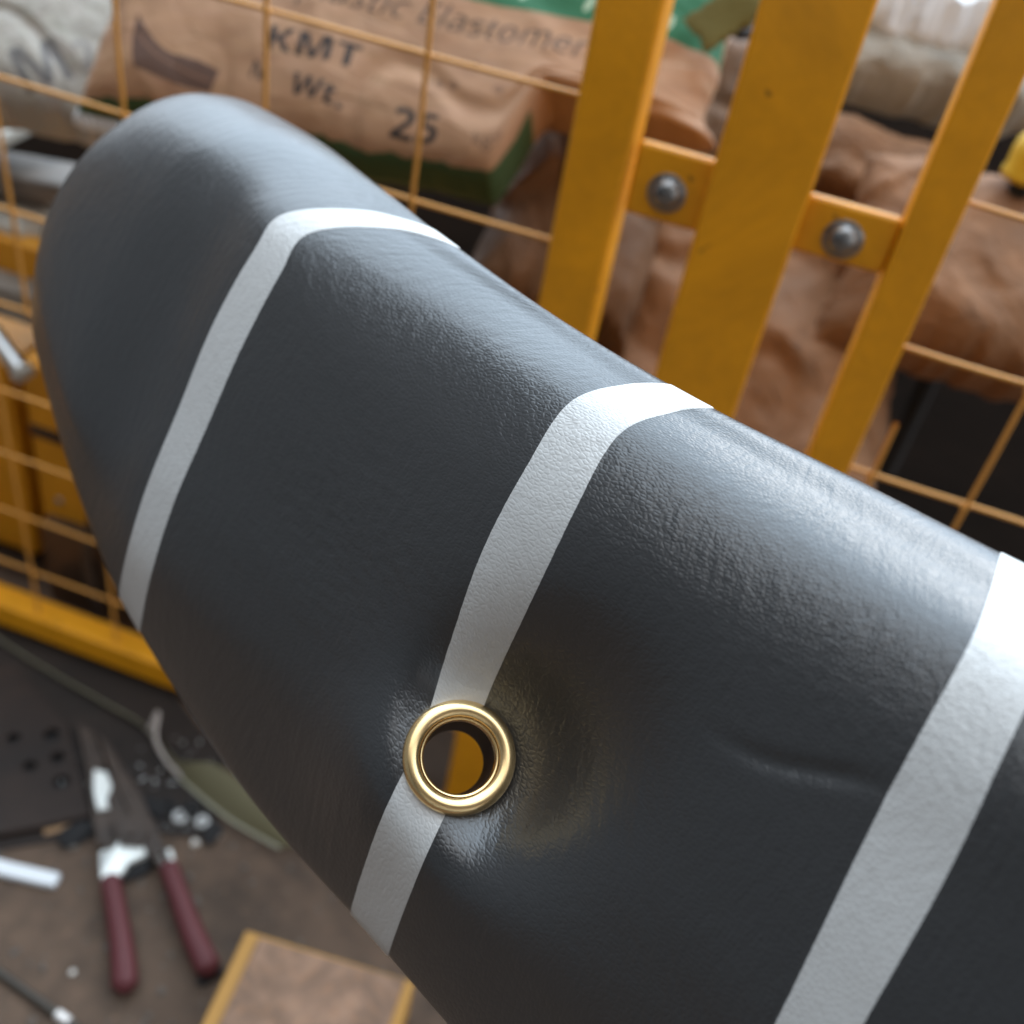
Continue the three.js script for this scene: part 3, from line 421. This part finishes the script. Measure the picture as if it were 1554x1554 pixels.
    if (front) {
      const n = 0.00035 * fbm(p.x * 22, p.y * 22, p.z * 22, 3);
      const fold = 0.0014 * Math.exp(-(((v - 4.08 + 0.55 * (u - 8.1) - 0.06 * Math.sin(u * 7)) / 0.1) ** 2)) * smooth(7.9, 8.4, u) * (1 - smooth(8.6, 8.95, u));
      const wr = 0.00012 * (0.3 + Math.exp(-(((v - 3.1) / 0.5) ** 2))) * fbm(u * 14, v * 11, 4, 4) * smooth(5, 8, u) * (1 - smooth(0, 1, 1.9 - v));
      const wl = 0.0005 * fbm(u * 15, v * 9, 8, 3) * Math.exp(-(((u - 6.1) / 0.55) ** 2) - (((v - 4.7) / 1.1) ** 2));
      p.addScaledVector(ax, n - fold + wr + wl);
    }
    return p;
  };
  const N = (u, v) => { const e = 0.01, a = P(Math.min(NU - 0.001, u + e), v).sub(P(Math.max(0.001, u - e), v)), b = P(u, v + e).sub(P(u, v - e)); return a.cross(b).normalize(); };
  return { P, N, NU, NV, cen, ax, U2, V2 };
})();
{
  const { P, N, NU, NV, cen, ax } = SEAT;
  const base = cen.clone().setY(cen.y), seat = thing('motorcycle_seat', 'black leatherette motorcycle seat with three silver stripes and a brass eyelet', 'motorcycle seat', base);
  const sgn = N(6, 4).dot(EYE.clone().sub(P(6, 4))) > 0 ? 1 : -1;
  const radial = (p) => { const r = p.clone().sub(cen), al = r.dot(ax); return Math.sqrt(Math.max(0, r.lengthSq() - al * al)); };
  const sheet = (us, vs, closed, lift, hole, mid) => {
    const pos = [], nor = [], uv = [], idx = [], keep = [], nv = vs.length;
    us.forEach((u0, i) => vs.forEach((v, j) => {
      const u = mid === undefined ? u0 : mid + 0.0016 * Math.sign(u0 - mid) * noise.noise(v * 9, Math.sign(u0 - mid) * 3, mid) + (u0 - mid) * (1 + 0.14 * Math.exp(-(((v - 3.9) / 1.2) ** 2)));
      const p = P(u, v), n = N(u, v).multiplyScalar(sgn), l = typeof lift === 'function' ? lift(i / (us.length - 1), v) : lift;
      keep.push(radial(p) > hole); p.addScaledVector(n, l); pos.push(p.x - base.x, p.y - base.y, p.z - base.z); nor.push(n.x, n.y, n.z); uv.push(u * 0.055, v * 0.032);
    }));
    for (let i = 0; i < us.length - 1; i++) for (let j = 0; j < nv - 1; j++) { const a = i * nv + j, b = a + 1, c = a + nv, d = c + 1; if (keep[a] && keep[b] && keep[c] && keep[d]) sgn > 0 ? idx.push(a, c, b, b, c, d) : idx.push(a, b, c, b, d, c); }
    const g = new THREE.BufferGeometry(); g.setAttribute('position', new THREE.Float32BufferAttribute(pos, 3)); g.setAttribute('normal', new THREE.Float32BufferAttribute(nor, 3)); g.setAttribute('uv', new THREE.Float32BufferAttribute(uv, 2)); g.setIndex(idx); return g;
  };
  const range = (a, b, n) => Array.from({ length: n + 1 }, (_, i) => a + (b - a) * i / n);
  part('cover', sheet(range(0.02, NU - 0.02, 300), range(0, NV, 380), true, 0, 0.0135), M.leather, seat);
  for (const [u, hw] of [[5, 0.136], [7, 0.136], [9, 0.15]]) {
    const e = 0.012, us = [u - hw - e, ...range(u - hw, u + hw, 24), u + hw + e];
    part('silver_stripe', sheet(us, range(-0.6, 9, 480), false, (t) => (t === 0 || t === 1 ? -0.0004 : 0.00035), 0.0135, u), M.silver, seat);
  }
  // eyelet: rolled brass flange, barrel through the seat, second flange at the back
  const eye = new THREE.Group(); eye.name = 'eyelet'; seat.add(eye); eye.position.copy(cen).sub(base); eye.quaternion.setFromUnitVectors(V(0, 1, 0), ax);
  const lathe = (pts) => new THREE.LatheGeometry(pts.map(([x, y]) => new THREE.Vector2(x, y)), 72);
  const arc = (cx, cy, r, a0, a1, n) => range(a0, a1, n).map((a) => [cx + r * Math.cos(a * Math.PI / 180), cy + r * Math.sin(a * Math.PI / 180)]);
  part('flange', lathe([...arc(0.0164, 0.0002, 0.0033, -70, 158, 26), [0.0138, 0.001], ...arc(0.01345, 0.0002, 0.001, 60, 180, 8), [0.0125, -0.003], [0.0123, -0.004]]), M.gold, eye);
  part('barrel', lathe([[0.0123, -0.0035], [0.0121, -0.012], [0.0116, -0.03]]), M.goldShade, eye);
  part('back_flange', lathe([[0.0116, -0.03], ...arc(0.0148, -0.0305, 0.003, 180, 380, 14)]), M.gold, eye);
}
renderer.render(scene, camera);
